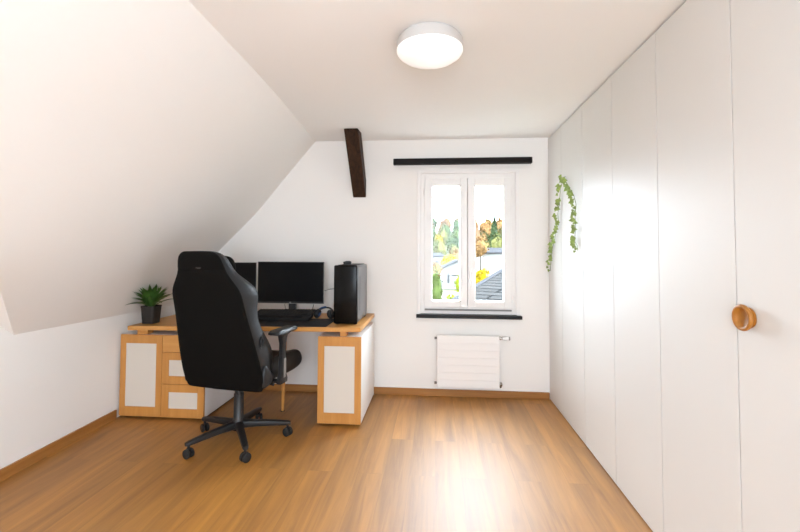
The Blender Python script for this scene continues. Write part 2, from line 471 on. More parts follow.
# ivy garland hanging on the wardrobe doors
iv = thing('ivy_garland', 'thin green ivy garland hanging in two strands on the wardrobe', 'garland', (XR - .004, 3.449, 1.22))
def strand(pts):
    out = []
    for i in range(len(pts) - 1):
        for k in range(6): out.append(Vector(pts[i]).lerp(Vector(pts[i + 1]), k / 6))
    out.append(Vector(pts[-1]))
    return out
SX = XR - .013
s1 = strand([(SX, 3.449, 1.935), (SX - .004, 3.53, 1.86), (SX, 3.565, 1.75), (SX - .006, 3.60, 1.66), (SX, 3.60, 1.575), (SX, 3.68, 1.51), (SX - .004, 3.71, 1.44), (SX, 3.80, 1.37), (SX, 3.83, 1.29), (SX, 3.86, 1.215), (SX, 3.865, 1.17)])
s2 = strand([(SX, 3.449, 1.935), (SX - .004, 3.36, 1.88), (SX, 3.28, 1.81), (SX - .006, 3.19, 1.76), (SX, 3.16, 1.69), (SX, 3.185, 1.60), (SX - .004, 3.16, 1.53), (SX, 3.19, 1.46), (SX, 3.20, 1.42), (SX, 3.145, 1.39), (SX, 3.13, 1.35)])
bm = bmesh.new()
org = Vector(iv.location)
for s in (s1, s2): add_tube(bm, [p - org for p in s], .0022, 6)
add_tube(bm, [Vector((SX, 3.449, 1.935)) - org, Vector((XR - .0006, 3.449, 1.945)) - org], .003, 6)
obj('stem', bm, M['stem'], iv)
rnd = random.Random(11)
def ivy_leaf(bm, c, size, ang, tilt, yaw):
    # five-lobed leaf, folded a little along its midrib
    sh = [(0, 0), (.42, -.10), (.50, .22), (.34, .42), (.20, .62), (0, 1.0), (-.20, .62), (-.34, .42), (-.50, .22), (-.42, -.10)]
    R = Matrix.Rotation(yaw, 3, 'Z') @ Matrix.Rotation(tilt, 3, 'Y') @ Matrix.Rotation(ang, 3, 'X')
    mid = [bm.verts.new(c + R @ Vector((-.10 * size * 0, 0, v * size))) for v in (0, .45, 1.0)]
    def P_(u, v): return bm.verts.new(c + R @ Vector((abs(u) * -.35 * size, u * size, v * size)))
    for sg in (1, -1):
        q = [P_(sg * .42, -.10), P_(sg * .52, .22), P_(sg * .34, .42), P_(sg * .22, .62)]
        bm.faces.new((mid[0], q[0], q[1], mid[1])); bm.faces.new((mid[1], q[1], q[2])); bm.faces.new((mid[1], q[2], q[3], mid[2]))
bm = bmesh.new()
for s, sgn in ((s1, 1), (s2, -1)):
    for i, p in enumerate(s):
        if i % 2 == 1 and rnd.random() < .6: continue
        thin = .62 if i > len(s) - 9 else 1.0
        for _ in range(2 if thin == 1 and rnd.random() < .55 else 1):
            c = p - org + Vector((-rnd.uniform(.010, .022), rnd.uniform(-.016, .016), rnd.uniform(-.012, .012)))
            ivy_leaf(bm, c, rnd.uniform(.026, .036) * thin, rnd.uniform(1.7, 4.6), rnd.uniform(-.25, .1), rnd.uniform(.45, 1.25))
obj('leaves', bm, M['ivy'], iv, recalc=False)

# ------------------------------------------------------------------ desk: two cabinets and the worktop
YF = 3.200
def frame_front(name, parent, x0, x1, z0, z1, inset=None, st=.0, m='beech_v'):
    """framed front with a white inset panel; local frame of the cabinet, front face at y=0"""
    bm = bmesh.new()
    if inset:
        a0, a1, b0, b1 = inset
        add_box(bm, x0, a0, 0, .020, z0, z1, .0015); add_box(bm, a1, x1, 0, .020, z0, z1, .0015)
        add_box(bm, a0, a1, 0, .020, z0, b0, .0015); add_box(bm, a0, a1, 0, .020, b1, z1, .0015)
    else:
        add_box(bm, x0, x1, 0, .020, z0, z1, .0015)
    f = obj(name, bm, M[m], parent)
    if inset:
        o = box_obj('inset_panel', (a0 + .0005, a1 - .0005, .004, .018, b0 + .0005, b1 - .0005), M['inset'], f, .001)
        o['label'] = 'white inset panel'
    return f
def cabinet(name, label, cat, x0, x1, ht, plinth=.02, dep=.70):
    t = thing(name, label, cat, ((x0 + x1) / 2, YF, 0))
    w = (x1 - x0) / 2
    bm = bmesh.new(); add_box(bm, -w, w, .022, dep, plinth, ht, .0015)
    obj('body', bm, M['cab_white'], t)
    bm = bmesh.new(); add_box(bm, -w + .02, w - .02, .05, dep - .02, 0, plinth - .0005, 0); obj('plinth', bm, M['beam'], t)
    return t, w
x0, x1 = -2.518, -1.812
lc, w = cabinet('drawer_cabinet', 'beech fronted cabinet with one door and three drawers under the desk at the left wall', 'cabinet', x0, x1, .662)
cx = (x0 + x1) / 2; g = .0015
frame_front('door', lc, -w, -2.166 - cx - g, .019, .662, (-2.472 - cx, -2.215 - cx, .094, .594))
frame_front('drawer', lc, -2.166 - cx + g, w, .530 + g, .662, None, m='beech_h')
frame_front('drawer', lc, -2.166 - cx + g, w, .279 + g, .530 - g, (-2.108 - cx, -1.868 - cx, .342, .468))
frame_front('drawer', lc, -2.166 - cx + g, w, .019, .279 - g, (-2.106 - cx, -1.866 - cx, .088, .216))
x0, x1 = -.902, -.566
rc, w = cabinet('cupboard', 'narrow beech framed cupboard with a white door under the desk end by the computer', 'cabinet', x0, x1, .680)
cx = (x0 + x1) / 2
frame_front('door', rc, -w, w, .021, .680, (-.853 - cx, -.615 - cx, .102, .608))

TILT = .0125
desk = thing('desk', 'long beech desk top raised on blocks across two cabinets', 'desk', (-1.517, YF, .7415))
desk.rotation_euler = (0, -TILT, 0)
bm = bmesh.new(); add_box(bm, -.948, .946, .0, .745, -.034, 0, .004, 3)
obj('tabletop', bm, M['beech_h'], desk)
def topz(x): return .7415 + (x + 1.517) * TILT
for (bx0, bx1, ct) in ((-2.395, -2.305, .662), (-1.96, -1.87, .662), (-.735, -.685, .680)):
    for by in (.02, .60):
        bm = bmesh.new(); zt = topz((bx0 + bx1) / 2) - .0345
        add_box(bm, bx0 + 1.517, bx1 + 1.517, by, by + .07, ct + .0008 - .7415 - (bx0 + bx1 + 3.034) / 2 * TILT, -.0345, .001)
        obj('spacer_block', bm, M['beech_v'], desk)
bm = bmesh.new()
lx = -1.268 + 1.517
add_tube(bm, [(lx - .012, .262, -.738), (lx - .010, .262, -.715), (lx, .262, -.30), (lx + .002, .262, -.0345)], [.011, .0125, .019, .021], 14)
lg = obj('leg', bm, M['beech_v'], desk, smooth=True)
bm = bmesh.new(); add_lathe(bm, [(.016, -.7447), (.017, -.740), (.014, -.7385)], 14, (lx - .012, .262, 0))
obj('foot', bm, M['rubber'], lg, smooth=True)

# ------------------------------------------------------------------ things on the desk
# computer tower
pcx, pcy = -.715, 3.318
pc = thing('computer_tower', 'black computer tower standing on the right end of the desk', 'computer', (pcx, pcy, topz(-.625) + .0005))
bm = bmesh.new(); add_box(bm, -.093, .093, .012, .470, .012, .468, .008, 3); obj('case', bm, M['pc_side'], pc, smooth=True)
bm = bmesh.new(); add_box(bm, -.0945, .0945, -.006, .0125, .008, .472, .012, 4); o = obj('front_panel', bm, M['pc_front'], pc, smooth=True); o['label'] = 'glossy black front'
bm = bmesh.new(); add_box(bm, .0932, .0965, .030, .452, .030, .452, .001); obj('side_panel', bm, M['pc_side'], pc)
bm = bmesh.new(); add_box(bm, .0966, .0972, .10, .112, .10, .38, 0); o = obj('side_slot', bm, M['rubber'], pc); o['label'] = 'narrow dark slot in the side'
bm = bmesh.new(); add_box(bm, -.075, .075, .05, .44, .468, .474, .002); obj('top_grille', bm, M['rubber'], pc)
for sx in (-.075, .075):
    for sy in (.04, .44):
        bm = bmesh.new(); add_lathe(bm, [(.014, 0), (.014, .0115)], 14, (sx, sy, 0)); obj('foot', bm, M['rubber'], pc, smooth=True)
bm = bmesh.new()
add_tube(bm, [(-.03, .10, .003), (-.03, .10, .012), (-.01, .10, .017), (.02, .10, .017), (.03, .10, .012)], [.012, .012, .013, .013, .011], 12)
add_box(bm, -.034, .034, .085, .115, 0, .008, .003)
o = obj('gadget', bm, M['plastic'], None, smooth=True); o.location = (pcx - .012, pcy + .02, topz(-.625) + .4748); tag(o, 'small black webcam lying on top of the computer tower', 'gadget')  # unidentified small object, built as a plain tube on a base

# monitors
def monitor(label, loc, rz, w, h, stand_h, edge_right=False):
    t = thing('monitor', label, 'monitor', loc, rz, None)
    z0 = stand_h
    bm = bmesh.new(); add_box(bm, -w / 2, w / 2, .0, .022, z0, z0 + h, .003); add_box(bm, -w / 2 + .08, w / 2 - .08, .0225, .05, z0 + .06, z0 + h - .06, .012); obj('housing', bm, M['bezel'], t)
    bm = bmesh.new(); add_box(bm, -w / 2 + .006, w / 2 - .006, -.0015, -.0002, z0 + .016, z0 + h - .006, 0); obj('screen', bm, M['screen'], t)
    bm = bmesh.new()
    add_box(bm, -w / 2 - .0025, -w / 2 - .0003, -.001, .02, z0, z0 + h, 0); add_box(bm, w / 2 + .0003, w / 2 + .0025, -.001, .02, z0, z0 + h, 0)
    add_box(bm, -w / 2, w / 2, -.001, .02, z0 - .0024, z0 - .0003, 0)
    o = obj('edge_strip', bm, M['silver'], t); o['label'] = 'thin silver edge'
    bm = bmesh.new()
    add_loft(bm, [[(sx * ww, yy, zz) for sx, yy in ((-1, .045), (1, .045), (1, .085), (-1, .085))] for ww, zz in ((.040, .013), (.030, .08), (.030, z0 + .18))])
    n = obj('stand_neck', bm, M['plastic'], t)
    bm = bmesh.new(); add_box(bm, -.12, .12, -.02, .17, 0, .0125, .004); obj('stand_foot', bm, M['plastic'], t)
    if edge_right:
        bm = bmesh.new(); add_lathe(bm, [(.0, -.004), (.006, -.004), (.006, .004)], 12, (0, -.002, z0 + .008), 'Y'); obj('power_light', bm, M['grey_plastic'], t)
        bm = bmesh.new()
        add_tube(bm, [(-.05, .06, z0 + .02), (-.075, .07, z0 - .02), (-.07, .075, z0 - .06), (-.03, .09, z0 - .075), (.0, .092, z0 - .06)], .0025, 6)
        obj('cable', bm, M['rubber'], t, smooth=True)
    return t
MY = 3.66
m1 = monitor('wide black monitor directly left of the computer tower', (-1.287, MY, topz(-1.287) + .0018), 0, .605, .368, .126, True)
m2 = monitor('black monitor half hidden behind the office chair', (-1.864, MY - .052, topz(-1.855) + .0018), .17, .535, .364, .129)

bm = bmesh.new()
add_tube(bm, [(-.86, 3.945, .80), (-.84, 3.93, .95), (-.88, 3.945, .985), (-1.0, 3.955, .975), (-1.12, 3.95, .94), (-1.16, 3.925, .80), (-1.16, 3.92, topz(-1.16) + .004)], .0028, 6)
tag(obj('cable', bm, M['rubber'], None, smooth=True), 'thin dark cable running along the wall behind the monitor', 'cable')

# desk mat, keyboard, headset
dm = thing('desk_mat', 'black printed desk mat along the front edge of the desk', 'desk mat', (-1.19, YF, topz(-1.19) + .0006))
dm.rotation_euler = (0, -TILT, 0)
bm = bmesh.new(); add_box(bm, -.46, .345, .015, .40, 0, .003, .001); obj('cloth', bm, M['mat'], dm)
kb = thing('keyboard', 'wide black keyboard on the desk mat in front of the monitors', 'keyboard', (-1.300, 3.43, topz(-1.30) + .0050))
kb.rotation_euler = (.19, -TILT, 0)
bm = bmesh.new(); add_box(bm, -.262, .258, 0, .235, .004, .024, .004); obj('housing', bm, M['plastic'], kb)
for sx in (-.22, .20):
    bm = bmesh.new()
    add_box(bm, sx, sx + .03, .200, .215, -.038, .0035, .002); obj('riser_foot', bm, M['plastic'], kb)
bm = bmesh.new(); add_box(bm, -.258, .254, .003, .075, .0245, .029, .003); obj('wrist_rest', bm, M['leather'], kb)
bm = bmesh.new()
for r in range(6):
    for c in range(21):
        xx = -.254 + c * .0242; yy = .083 + r * .0245
        add_box(bm, xx, xx + .021, yy, yy + .021, .0245, .032, .002, 1)
o = obj('keys', bm, M['rubber'], kb); o['kind'] = 'stuff'

hs = thing('headset', 'black headset with a blue tint lying between keyboard and computer tower', 'headset', (-.955, 3.56, topz(-.955) + .0052))
for sx, rr in ((-.05, .3), (.065, -.35)):
    b2 = bmesh.new(); add_lathe(b2, [(.0, -.022), (.034, -.022), (.040, -.014), (.040, .0), (.036, .010), (.024, .014), (.0, .014)], 24)
    bm = bmesh.new(); merge(bm, b2, Matrix.Translation((sx, 0, .045)) @ Matrix.Rotation(PI / 2 + rr, 4, 'Y') @ Matrix.Rotation(.25, 4, 'X'))
    c = obj('ear_cup', bm, M['plastic'], hs, smooth=True)
    b2 = bmesh.new(); add_lathe(b2, [(.018, .0145), (.018, .0165), (.012, .017)], 20)
    bm = bmesh.new(); merge(bm, b2, Matrix.Translation((sx, 0, .045)) @ Matrix.Rotation(PI / 2 + rr, 4, 'Y') @ Matrix.Rotation(.25, 4, 'X'))
    obj('cup_cap', bm, M['blue' if sx < 0 else 'chrome'], c, smooth=True)
pts = [(-.062 + .132 * .5 * (1 - math.cos(PI * k / 12)), .01 + .075 * math.sin(PI * k / 12), .052 + .036 * math.sin(PI * k / 12)) for k in range(13)]
bm = bmesh.new(); add_tube(bm, pts, .011, 10, .6); obj('headband', bm, M['plastic'], hs, smooth=True)
pts2 = [(p[0] - .002, p[1] - .009, p[2] + .008) for p in pts[1:7]]
bm = bmesh.new(); add_tube(bm, pts2, .006, 8); o = obj('band_strip', bm, M['blue'], hs, smooth=True); o['label'] = 'blue strip on the headband'
bm = bmesh.new(); add_tube(bm, [(.07, -.03, .03), (.085, -.06, .012), (.11, -.075, .006), (.14, -.07, .006)], .004, 8); obj('microphone_boom', bm, M['plastic'], hs, smooth=True)

# potted plant
px, py = -2.368, 3.345
pl = thing('potted_plant', 'small leafy green plant in a black pot on the left end of the desk', 'plant', (px, py, topz(-2.32) + .0005), 0)
def sq_ring(hw, z, r, n=6):
    out = []
    for cx_, cy_, a0 in ((1, 1, 0), (-1, 1, PI / 2), (-1, -1, PI), (1, -1, 1.5 * PI)):
        for k in range(n + 1):
            a = a0 + k / n * PI / 2
            out.append((cx_ * (hw - r) + r * math.cos(a), cy_ * (hw - r) + r * math.sin(a), z))
    return out
bm = bmesh.new()
add_loft(bm, [sq_ring(.050, 0, .020), sq_ring(.052, .004, .022), sq_ring(.061, .132, .026), sq_ring(.0635, .134, .028), sq_ring(.0635, .144, .028), sq_ring(.058, .144, .024), sq_ring(.056, .125, .022)])
obj('pot', bm, M['pot'], pl, smooth=True)
bm = bmesh.new(); add_loft(bm, [sq_ring(.0555, .1255, .02), sq_ring(.0550, .130, .02), sq_ring(.03, .134, .012)]); obj('soil', bm, M['soil'], pl)
rnd = random.Random(5)
bm = bmesh.new()
for i in range(70):
    az = i * 2.39996 + rnd.uniform(-.2, .2)
    lift = rnd.choice((.25, .55, .85, 1.15))
    Lh = rnd.uniform(.15, .23) * (1.0 if lift < 1 else .92)
    # leaves on the wall side lean forward into the room
    dx, dy = math.cos(az), math.sin(az)
    if dx < -.2: Lh *= .86
    n = 6; wmax = rnd.uniform(.012, .018)
    p = Vector((dx * .015, dy * .015, .132)); el = lift + .35
    Lp = []
    for k in range(n + 1):
        t = k / n
        Lp.append((p.copy(), wmax * (math.sin(PI * min(1, .12 + t * .88)) ** .8) * (1 if t < 1 else 0)))
        step = Lh / n
        p = p + Vector((dx * math.cos(el), dy * math.cos(el), math.sin(el))) * step
        el -= .13 * (1.2 - lift * .5)
    side = Vector((-dy, dx, 0))
    prev = None
    for c, wd_ in Lp:
        wd_ = max(wd_, .0006)
        tri = (bm.verts.new(c - side * wd_ + Vector((0, 0, wd_ * .45))), bm.verts.new(c), bm.verts.new(c + side * wd_ + Vector((0, 0, wd_ * .45))))
        if prev:
            bm.faces.new((prev[0], prev[1], tri[1], tri[0])); bm.faces.new((prev[1], prev[2], tri[2], tri[1]))
        prev = tri
# keep clear of the sloping wall behind the leaves
for v in bm.verts:
    zz = v.co.z + pl.location.z; lim = XL(py) + (zz - .81) / 1.16 + .012 if zz > .80 else XL(py) + .02
    xw = v.co.x + px
    if xw < lim + .03:
        v.co.y -= (lim + .03 - xw) * 1.4
        v.co.x = lim + .03 - px - (lim + .03 - xw) * .25 if False else lim + .02 - px
obj('foliage', bm, M['leaf'], pl, smooth='all', recalc=False)

# ------------------------------------------------------------------ office chair
CH = thing('office_chair', 'black high-backed gaming style office chair on castors in front of the desk', 'office chair', (-1.385, 2.905, 0), math.radians(-9))
for k, deg in enumerate((98, 168, 242, 312, 28)):
    a = math.radians(deg); c, s = math.cos(a), math.sin(a)
    bm = bmesh.new()
    rings = []
    for r, z, w, h in ((.028, .118, .030, .030), (.12, .114, .025, .024), (.25, .103, .023, .020), (.335, .094, .021, .016), (.357, .092, .015, .012)):
        ring = []
        for j in range(10):
            t = 2 * PI * j / 10
            u, v = w * math.copysign(abs(math.cos(t)) ** .7, math.cos(t)), h * math.copysign(abs(math.sin(t)) ** .7, math.sin(t))
            ring.append((c * r - s * u, s * r + c * u, z + v))
        rings.append(ring)
    add_loft(bm, rings)
    lg = obj('base_leg', bm, M['plastic'], CH, smooth=True)
    # castor: two wheels, hood and stem, trailing a little
    yaw = a + (.5, -.4, 1.9, -1.1, 2.4)[k]
    cy_, sy_ = math.cos(yaw), math.sin(yaw)
    cen = Vector((c * .337, s * .337, 0)); Rz = Matrix.Rotation(yaw, 4, 'Z')
    for off in (-.015, .015):
        b2 = bmesh.new(); add_lathe(b2, [(.004, -.010), (.024, -.0105), (.030, -.006), (.030, .006), (.024, .0105), (.004, .010)], 24, (0, off, .030), 'Y')
        bm = bmesh.new(); merge(bm, b2, Matrix.Translation(cen) @ Rz)
        obj('castor_wheel', bm, M['rubber'], lg, smooth=True)
    b2 = bmesh.new()
    add_lathe(b2, [(.009, .050), (.009, .0795)], 12)
    prof = []
    for q in range(9):
        t = -.35 + q / 8 * (PI * .85)
        prof.append((math.cos(t) * .034, math.sin(t) * .034 + .030))
    rings = [[(x * .96, yy, z) for (x, z) in prof] + [(x * .80, yy, .030 + (z - .030) * .80) for (x, z) in prof[::-1]] for yy in (-.004, .004)]
    add_loft(b2, rings)
    bm = bmesh.new(); merge(bm, b2, Matrix.Translation(cen) @ Rz); obj('castor_hood', bm, M['plastic'], lg, smooth=True)
bm = bmesh.new(); add_lathe(bm, [(.030, .078), (.040, .082), (.044, .10), (.042, .145), (.034, .155), (.034, .33), (.029, .335), (.026, .40)], 28)
obj('gas_cylinder', bm, M['plastic'], CH, smooth=True)
bm = bmesh.new(); add_box(bm, -.11, .11, -.16, .14, .400, .432, .012); add_tube(bm, [(.08, .03, .412), (.2, .03, .408), (.255, .03, .402)], [.006, .006, .011], 8)
obj('tilt_mechanism', bm, M['plastic'], CH, smooth=True)

# seat cushion with raised wings
bm = bmesh.new()
def seat_ring(y, w, zb, zt, wing):
    pts = []
    half = [(0, zt), (w * .35, zt), (w * .62, zt + .004), (w * .80, zt + wing), (w * .93, zt + wing * .8), (w, zt - .03), (w * .99, zb + .02), (w * .88, zb), (w * .4, zb)]
    for x, z in half: pts.append((x, y, z))
    pts.append((0, y, zb))
    for x, z in half[:0:-1]: pts.append((-x, y, z))
    return pts
add_loft(bm, [seat_ring(-.125, .20, 0.440, 0.500, .004), seat_ring(-.11, .225, 0.432, 0.525, .012), seat_ring(-.06, .250, 0.430, 0.540, .022), seat_ring(.02, .272, 0.430, 0.545, .03),
              seat_ring(.16, .295, 0.431, 0.555, .034), seat_ring(.28, .305, 0.435, 0.560, .03), seat_ring(.350, .305, 0.445, 0.558, .024), seat_ring(.372, .300, 0.457, 0.552, .014), seat_ring(.384, .285, 0.480, 0.540, .004), seat_ring(.386, .27, 0.495, 0.528, .0)])
obj('seat', bm, M['leather'], CH, smooth='all', subsurf=2)

# backrest: lofted sections (z, half width, wing depth, centre thickness)
SEC = [(.408, .262, .266, .060, .05), (.425, .283, .286, .085, .07), (.50, .296, .298, .135, .085), (.58, .294, .296, .205, .085), (.67, .287, .292, .225, .085), (.76, .277, .284, .185, .085), (.84, .267, .276, .14, .085),
       (.92, .257, .270, .135, .085), (1.00, .250, .272, .165, .085), (1.06, .248, .278, .185, .085), (1.105, .234, .266, .175, .085), (1.155, .200, .230, .135, .085), (1.20, .172, .186, .10, .08),
       (1.25, .160, .170, .09, .075), (1.295, .148, .156, .08, .07), (1.322, .126, .132, .065, .06), (1.338, .088, .092, .045, .045)]
def ytilt(z): return -.165 - (z - .43) * .31
bm = bmesh.new(); rings = []
for z, v, w, d, t in SEC:
    y0 = ytilt(z)
    half = [(0, -.012), (v * .5, -.009), (v * .88, -.002), (v, .016), (w * 1.0, d * .62), (w * .965, d * .95), (w * .86, d), (w * .72, t + (d - t) * .55), (w * .5, t + .004), (w * .25, t)]
    r = [(x, y0 + y, z) for x, y in half] + [(0, y0 + t, z)] + [(-x, y0 + y, z) for x, y in half[:0:-1]]
    rings.append(r)
add_loft(bm, rings)
br = obj('backrest', bm, M['leather'], CH, smooth='all', subsurf=2)
# matte fabric back shell following the back face, grooved below the headrest
bm = bmesh.new(); rs = []
zs = [.410, .415, .425, .50, .58, .67, .76, .84, .92, 1.00, 1.06, 1.105, 1.155, 1.19, 1.213, 1.2215, 1.230, 1.26, 1.295, 1.322, 1.333, 1.336]
for i, z in enumerate(zs):
    for a, b in zip(SEC, SEC[1:]):
        if a[0] <= z <= b[0]: w = lerp(a[1], b[1], (z - a[0]) / (b[0] - a[0])) * 1.035
    y0 = ytilt(z); e = .55 if z == 1.2215 or i in (0, len(zs) - 1) else 1.0
    fr = [(-w, .002), (-w * .975, -.010 * e - .002), (-w * .5, -.021 * e), (0, -.025 * e), (w * .5, -.021 * e), (w * .975, -.010 * e - .002), (w, .002)]
    bk = [(w * .995, .012), (0, .0), (-w * .995, .012)]
    rs.append([(x, y0 + y, z) for x, y in fr + bk])
add_loft(bm, rs)
obj('back_shell', bm, M['fabric'], CH, smooth='all', subsurf=1)
bm = bmesh.new(); add_lathe(bm, [(.0, -.003), (.014, -.003), (.016, .0), (.016, .008)], 20, (.0, 0, 0), 'Y')
bmesh.ops.scale(bm, vec=(1.3, 1, .55), verts=bm.verts); bmesh.ops.translate(bm, vec=(0, ytilt(1.236) - .020, 1.236), verts=bm.verts)
obj('emblem', bm, M['plastic'], CH, smooth=True)
# pillow strapped to the front of the headrest
bm = bmesh.new(); rs = []
for z, w, d in ((1.175, .11, .03), (1.185, .155, .055), (1.22, .172, .085), (1.27, .172, .085), (1.30, .155, .06), (1.31, .11, .03)):
    y0 = ytilt(z) + .088
    rs.append([(x * w, y0 + .02 + y * d, z) for x, y in ((-1, 0), (-.85, .55), (-.4, .9), (.4, .9), (.85, .55), (1, 0), (.85, -.25), (0, -.3), (-.85, -.25))])
add_loft(bm, rs); obj('head_pillow', bm, M['fabric'], CH, smooth='all', subsurf=2)
for sg in (1, -1):
    # belt opening, hinge cover
    b2 = bmesh.new(); add_lathe(b2, [(.0, -.002), (.022, -.002), (.026, .003), (.026, .016), (.016, .018), (.014, .010), (.0, .010)], 20, (0, 0, 0), 'X')
    if sg < 0: bmesh.ops.transform(b2, matrix=Matrix.Scale(-1, 4, (1, 0, 0)), verts=b2.verts)
    bmesh.ops.scale(b2, vec=(1, .8, 1.5), verts=b2.verts)
    bm = bmesh.new(); merge(bm, b2, Matrix.Translation((sg * .272, ytilt(.74) + .085, .74))); obj('belt_guide', bm, M['plastic'], CH, smooth=True)
    bm = bmesh.new()
    rr = []
    for xo, k in ((.272, .62), (.290, .72), (.304, .68), (.312, .48)):
        rr.append([(sg * xo, -.13 + k * yy, .487 + k * zz) for yy, zz in ((-.075, -.055), (-.045, -.075), (.05, -.065), (.115, -.03), (.12, .02), (.055, .055), (-.005, .135), (-.045, .14), (-.075, .06))])
    add_loft(bm, rr); obj('hinge_cover', bm, M['plastic'], CH, smooth=50, subsurf=2)
    # armrest: bracket, post and pad
    bm = bmesh.new(); X = sg * .335
    rr = []
    for z, hw, hy, yc in ((.432, .020, .050, .0), (.455, .021, .050, .0), (.50, .019, .030, .0), (.70, .017, .024, .002), (.755, .022, .040, .004), (.772, .034, .075, .006)):
        rr.append([(X + hw * cc, yc + hy * ss, z) for cc, ss in ((-1, -.7), (-.7, -1), (.7, -1), (1, -.7), (1, .7), (.7, 1), (-.7, 1), (-1, .7))])
    add_loft(bm, rr)
    add_box(bm, min(X, sg * .10), max(X, sg * .10), -.03, .03, .4325, .4345 + .012, .003)
    arm = obj('armrest', bm, M['plastic'], CH, smooth=True)
    bm = bmesh.new()
    rr = []
    for z, k in ((.773, .90), (.778, 1.0), (.792, 1.0), (.802, .88)):
        rr.append([(X + .045 * k * cc, .010 + .135 * (k if k < .95 else 1) * ss, z) for cc, ss in ((-1, -.8), (-.9, -.95), (-.6, -1), (.6, -1), (.9, -.95), (1, -.8), (1, .8), (.9, .95), (.6, 1), (-.6, 1), (-.9, .95), (-1, .8))])
    add_loft(bm, rr); obj('arm_pad', bm, M['plastic'], arm, smooth=True)
    bm = bmesh.new(); add_box(bm, X + sg * .0212 - .0015, X + sg * .0212 + .0015, -.014, .014, .47, .60, .001)
    obj('post_highlight', bm, M['grey_plastic'], arm)  # grey strip imitates a small highlight on the arm post

# ------------------------------------------------------------------ outside the window
bm = bmesh.new()
gp = [(4.5, -4.2), (40, -4.2), (75, -4.0), (92, -2.5), (105, -.5), (120, 2.7), (136, 6.0), (150, 8.4), (200, 10)]
vs = [[bm.verts.new((x, y, z)) for x in (-30, 80)] for y, z in gp]
for a, b in zip(vs, vs[1:]): bm.faces.new((a[0], a[1], b[1], b[0]))
M['grass'] = mat('meadow', (.050, .052, .018), .95, var=.4, vscale=.3)
tag(struct('ground', bm, M['grass']), 'green ground falling away outside the window', 'ground', kind='structure')

M['house'] = mat('white_render', (.21, .205, .20), .95, spec=0)
M['hroof'] = mat('grey_roof', (.030, .030, .032), .95, spec=0)
M['hwin'] = mat('dark_panes', (.03, .032, .036), .4)
def slate():
    m, nt, b = newmat('slate_tiles'); N, L = nt.nodes, nt.links
    tc = N.new('ShaderNodeTexCoord')
    br = N.new('ShaderNodeTexBrick'); br.inputs['Scale'].default_value = 1
    br.inputs['Brick Width'].default_value = 1.3; br.inputs['Row Height'].default_value = .24; br.inputs['Mortar Size'].default_value = .034; br.inputs['Mortar Smooth'].default_value = .6
    br.inputs['Color1'].default_value = (.030, .029, .0285, 1); br.inputs['Color2'].default_value = (.025, .0245, .0240, 1); br.inputs['Mortar'].default_value = (.006, .006, .006, 1)
    L.new(tc.outputs['Object'], br.inputs['Vector']); L.new(br.outputs['Color'], b.inputs['Base Color'])
    b.inputs['Roughness'].default_value = .95; b.inputs['Specular IOR Level'].default_value = 0
    return m
M['slate'] = slate()

def house(name, label, x0, x1, y0, y1, zg, ze, zr, ridge='y', wins=(), ov=.35):
    t = thing(name, label, 'house', ((x0 + x1) / 2, y0, zg))
    cx_ = (x0 + x1) / 2; w = (x1 - x0) / 2; d = y1 - y0; e = ze - zg; r = zr - zg
    bm = bmesh.new()
    if ridge == 'y': poly_prism(bm, [(-w, 0, 0), (w, 0, 0), (w, 0, e), (0, 0, r - .12), (-w, 0, e)], (0, d, 0))
    else: add_box(bm, -w, w, 0, d, 0, e)
    obj('walls', bm, M['house'], t)
    bm = bmesh.new()
    if ridge == 'y':
        k = (r - e) / w
        for sg in (1, -1):
            poly_prism(bm, [(0, -ov, r), (sg * (w + ov), -ov, e - k * ov), (sg * (w + ov), -ov, e - k * ov - .14), (0, -ov, r - .14)], (0, d + 2 * ov, 0))
    else:
        poly_prism(bm, [(-w - ov, -ov, e + .01), (-w - ov, -ov, e + .22), (-w * .5, d / 2, r), (-w * .5, d / 2, r - .02)], (0, 0, .0)) if False else add_loft(bm, [
            [(-w - ov, -ov, e + .01), (w + ov, -ov, e + .01), (w + ov, d + ov, e + .01), (-w - ov, d + ov, e + .01)],
            [(-w - ov, -ov, e + .16), (w + ov, -ov, e + .16), (w + ov, d + ov, e + .16), (-w - ov, d + ov, e + .16)],
            [(-w * .7, d * .35, r), (w * .7, d * .35, r), (w * .7, d * .65, r), (-w * .7, d * .65, r)]])
    obj('roof', bm, M['hroof'], t)
    for (wx, wz, ww, wh) in wins:
        f = box_obj('window', (wx - ww / 2, wx + ww / 2, -.03, -.001, wz, wz + wh), M['hwin'], t, 0)
    return t
house('house', 'white gabled house beyond the yellow green treetops outside the left pane', .75, 5.6, 60, 68, -4.25, -1.15, .05, 'y', [(-1.35, 1.0, .30, 1.6), (-.3, 2.0, 1.2, .22), (1.2, .9, .8, 1.1)])
house('house', 'small white house far off behind the yellow tree', -2.2, 1.55, 80, 87, -4.0, .15, .95, 'x', [(.6, 2.6, .8, .9)])
house('house', 'tall white house outside behind the slate roof', 5.55, 9.8, 50, 58, -4.25, 1.02, 1.75, 'x', [(1.1, 3.6, .6, .8), (-.6, 1.2, .7, 1.0)], ov=.3)
house('house', 'low white house just left of the tall white house', 5.5, 8.0, 71, 77, -4.2, .10, .60, 'x', [(-.7, 3.2, .9, .5)], ov=.2)

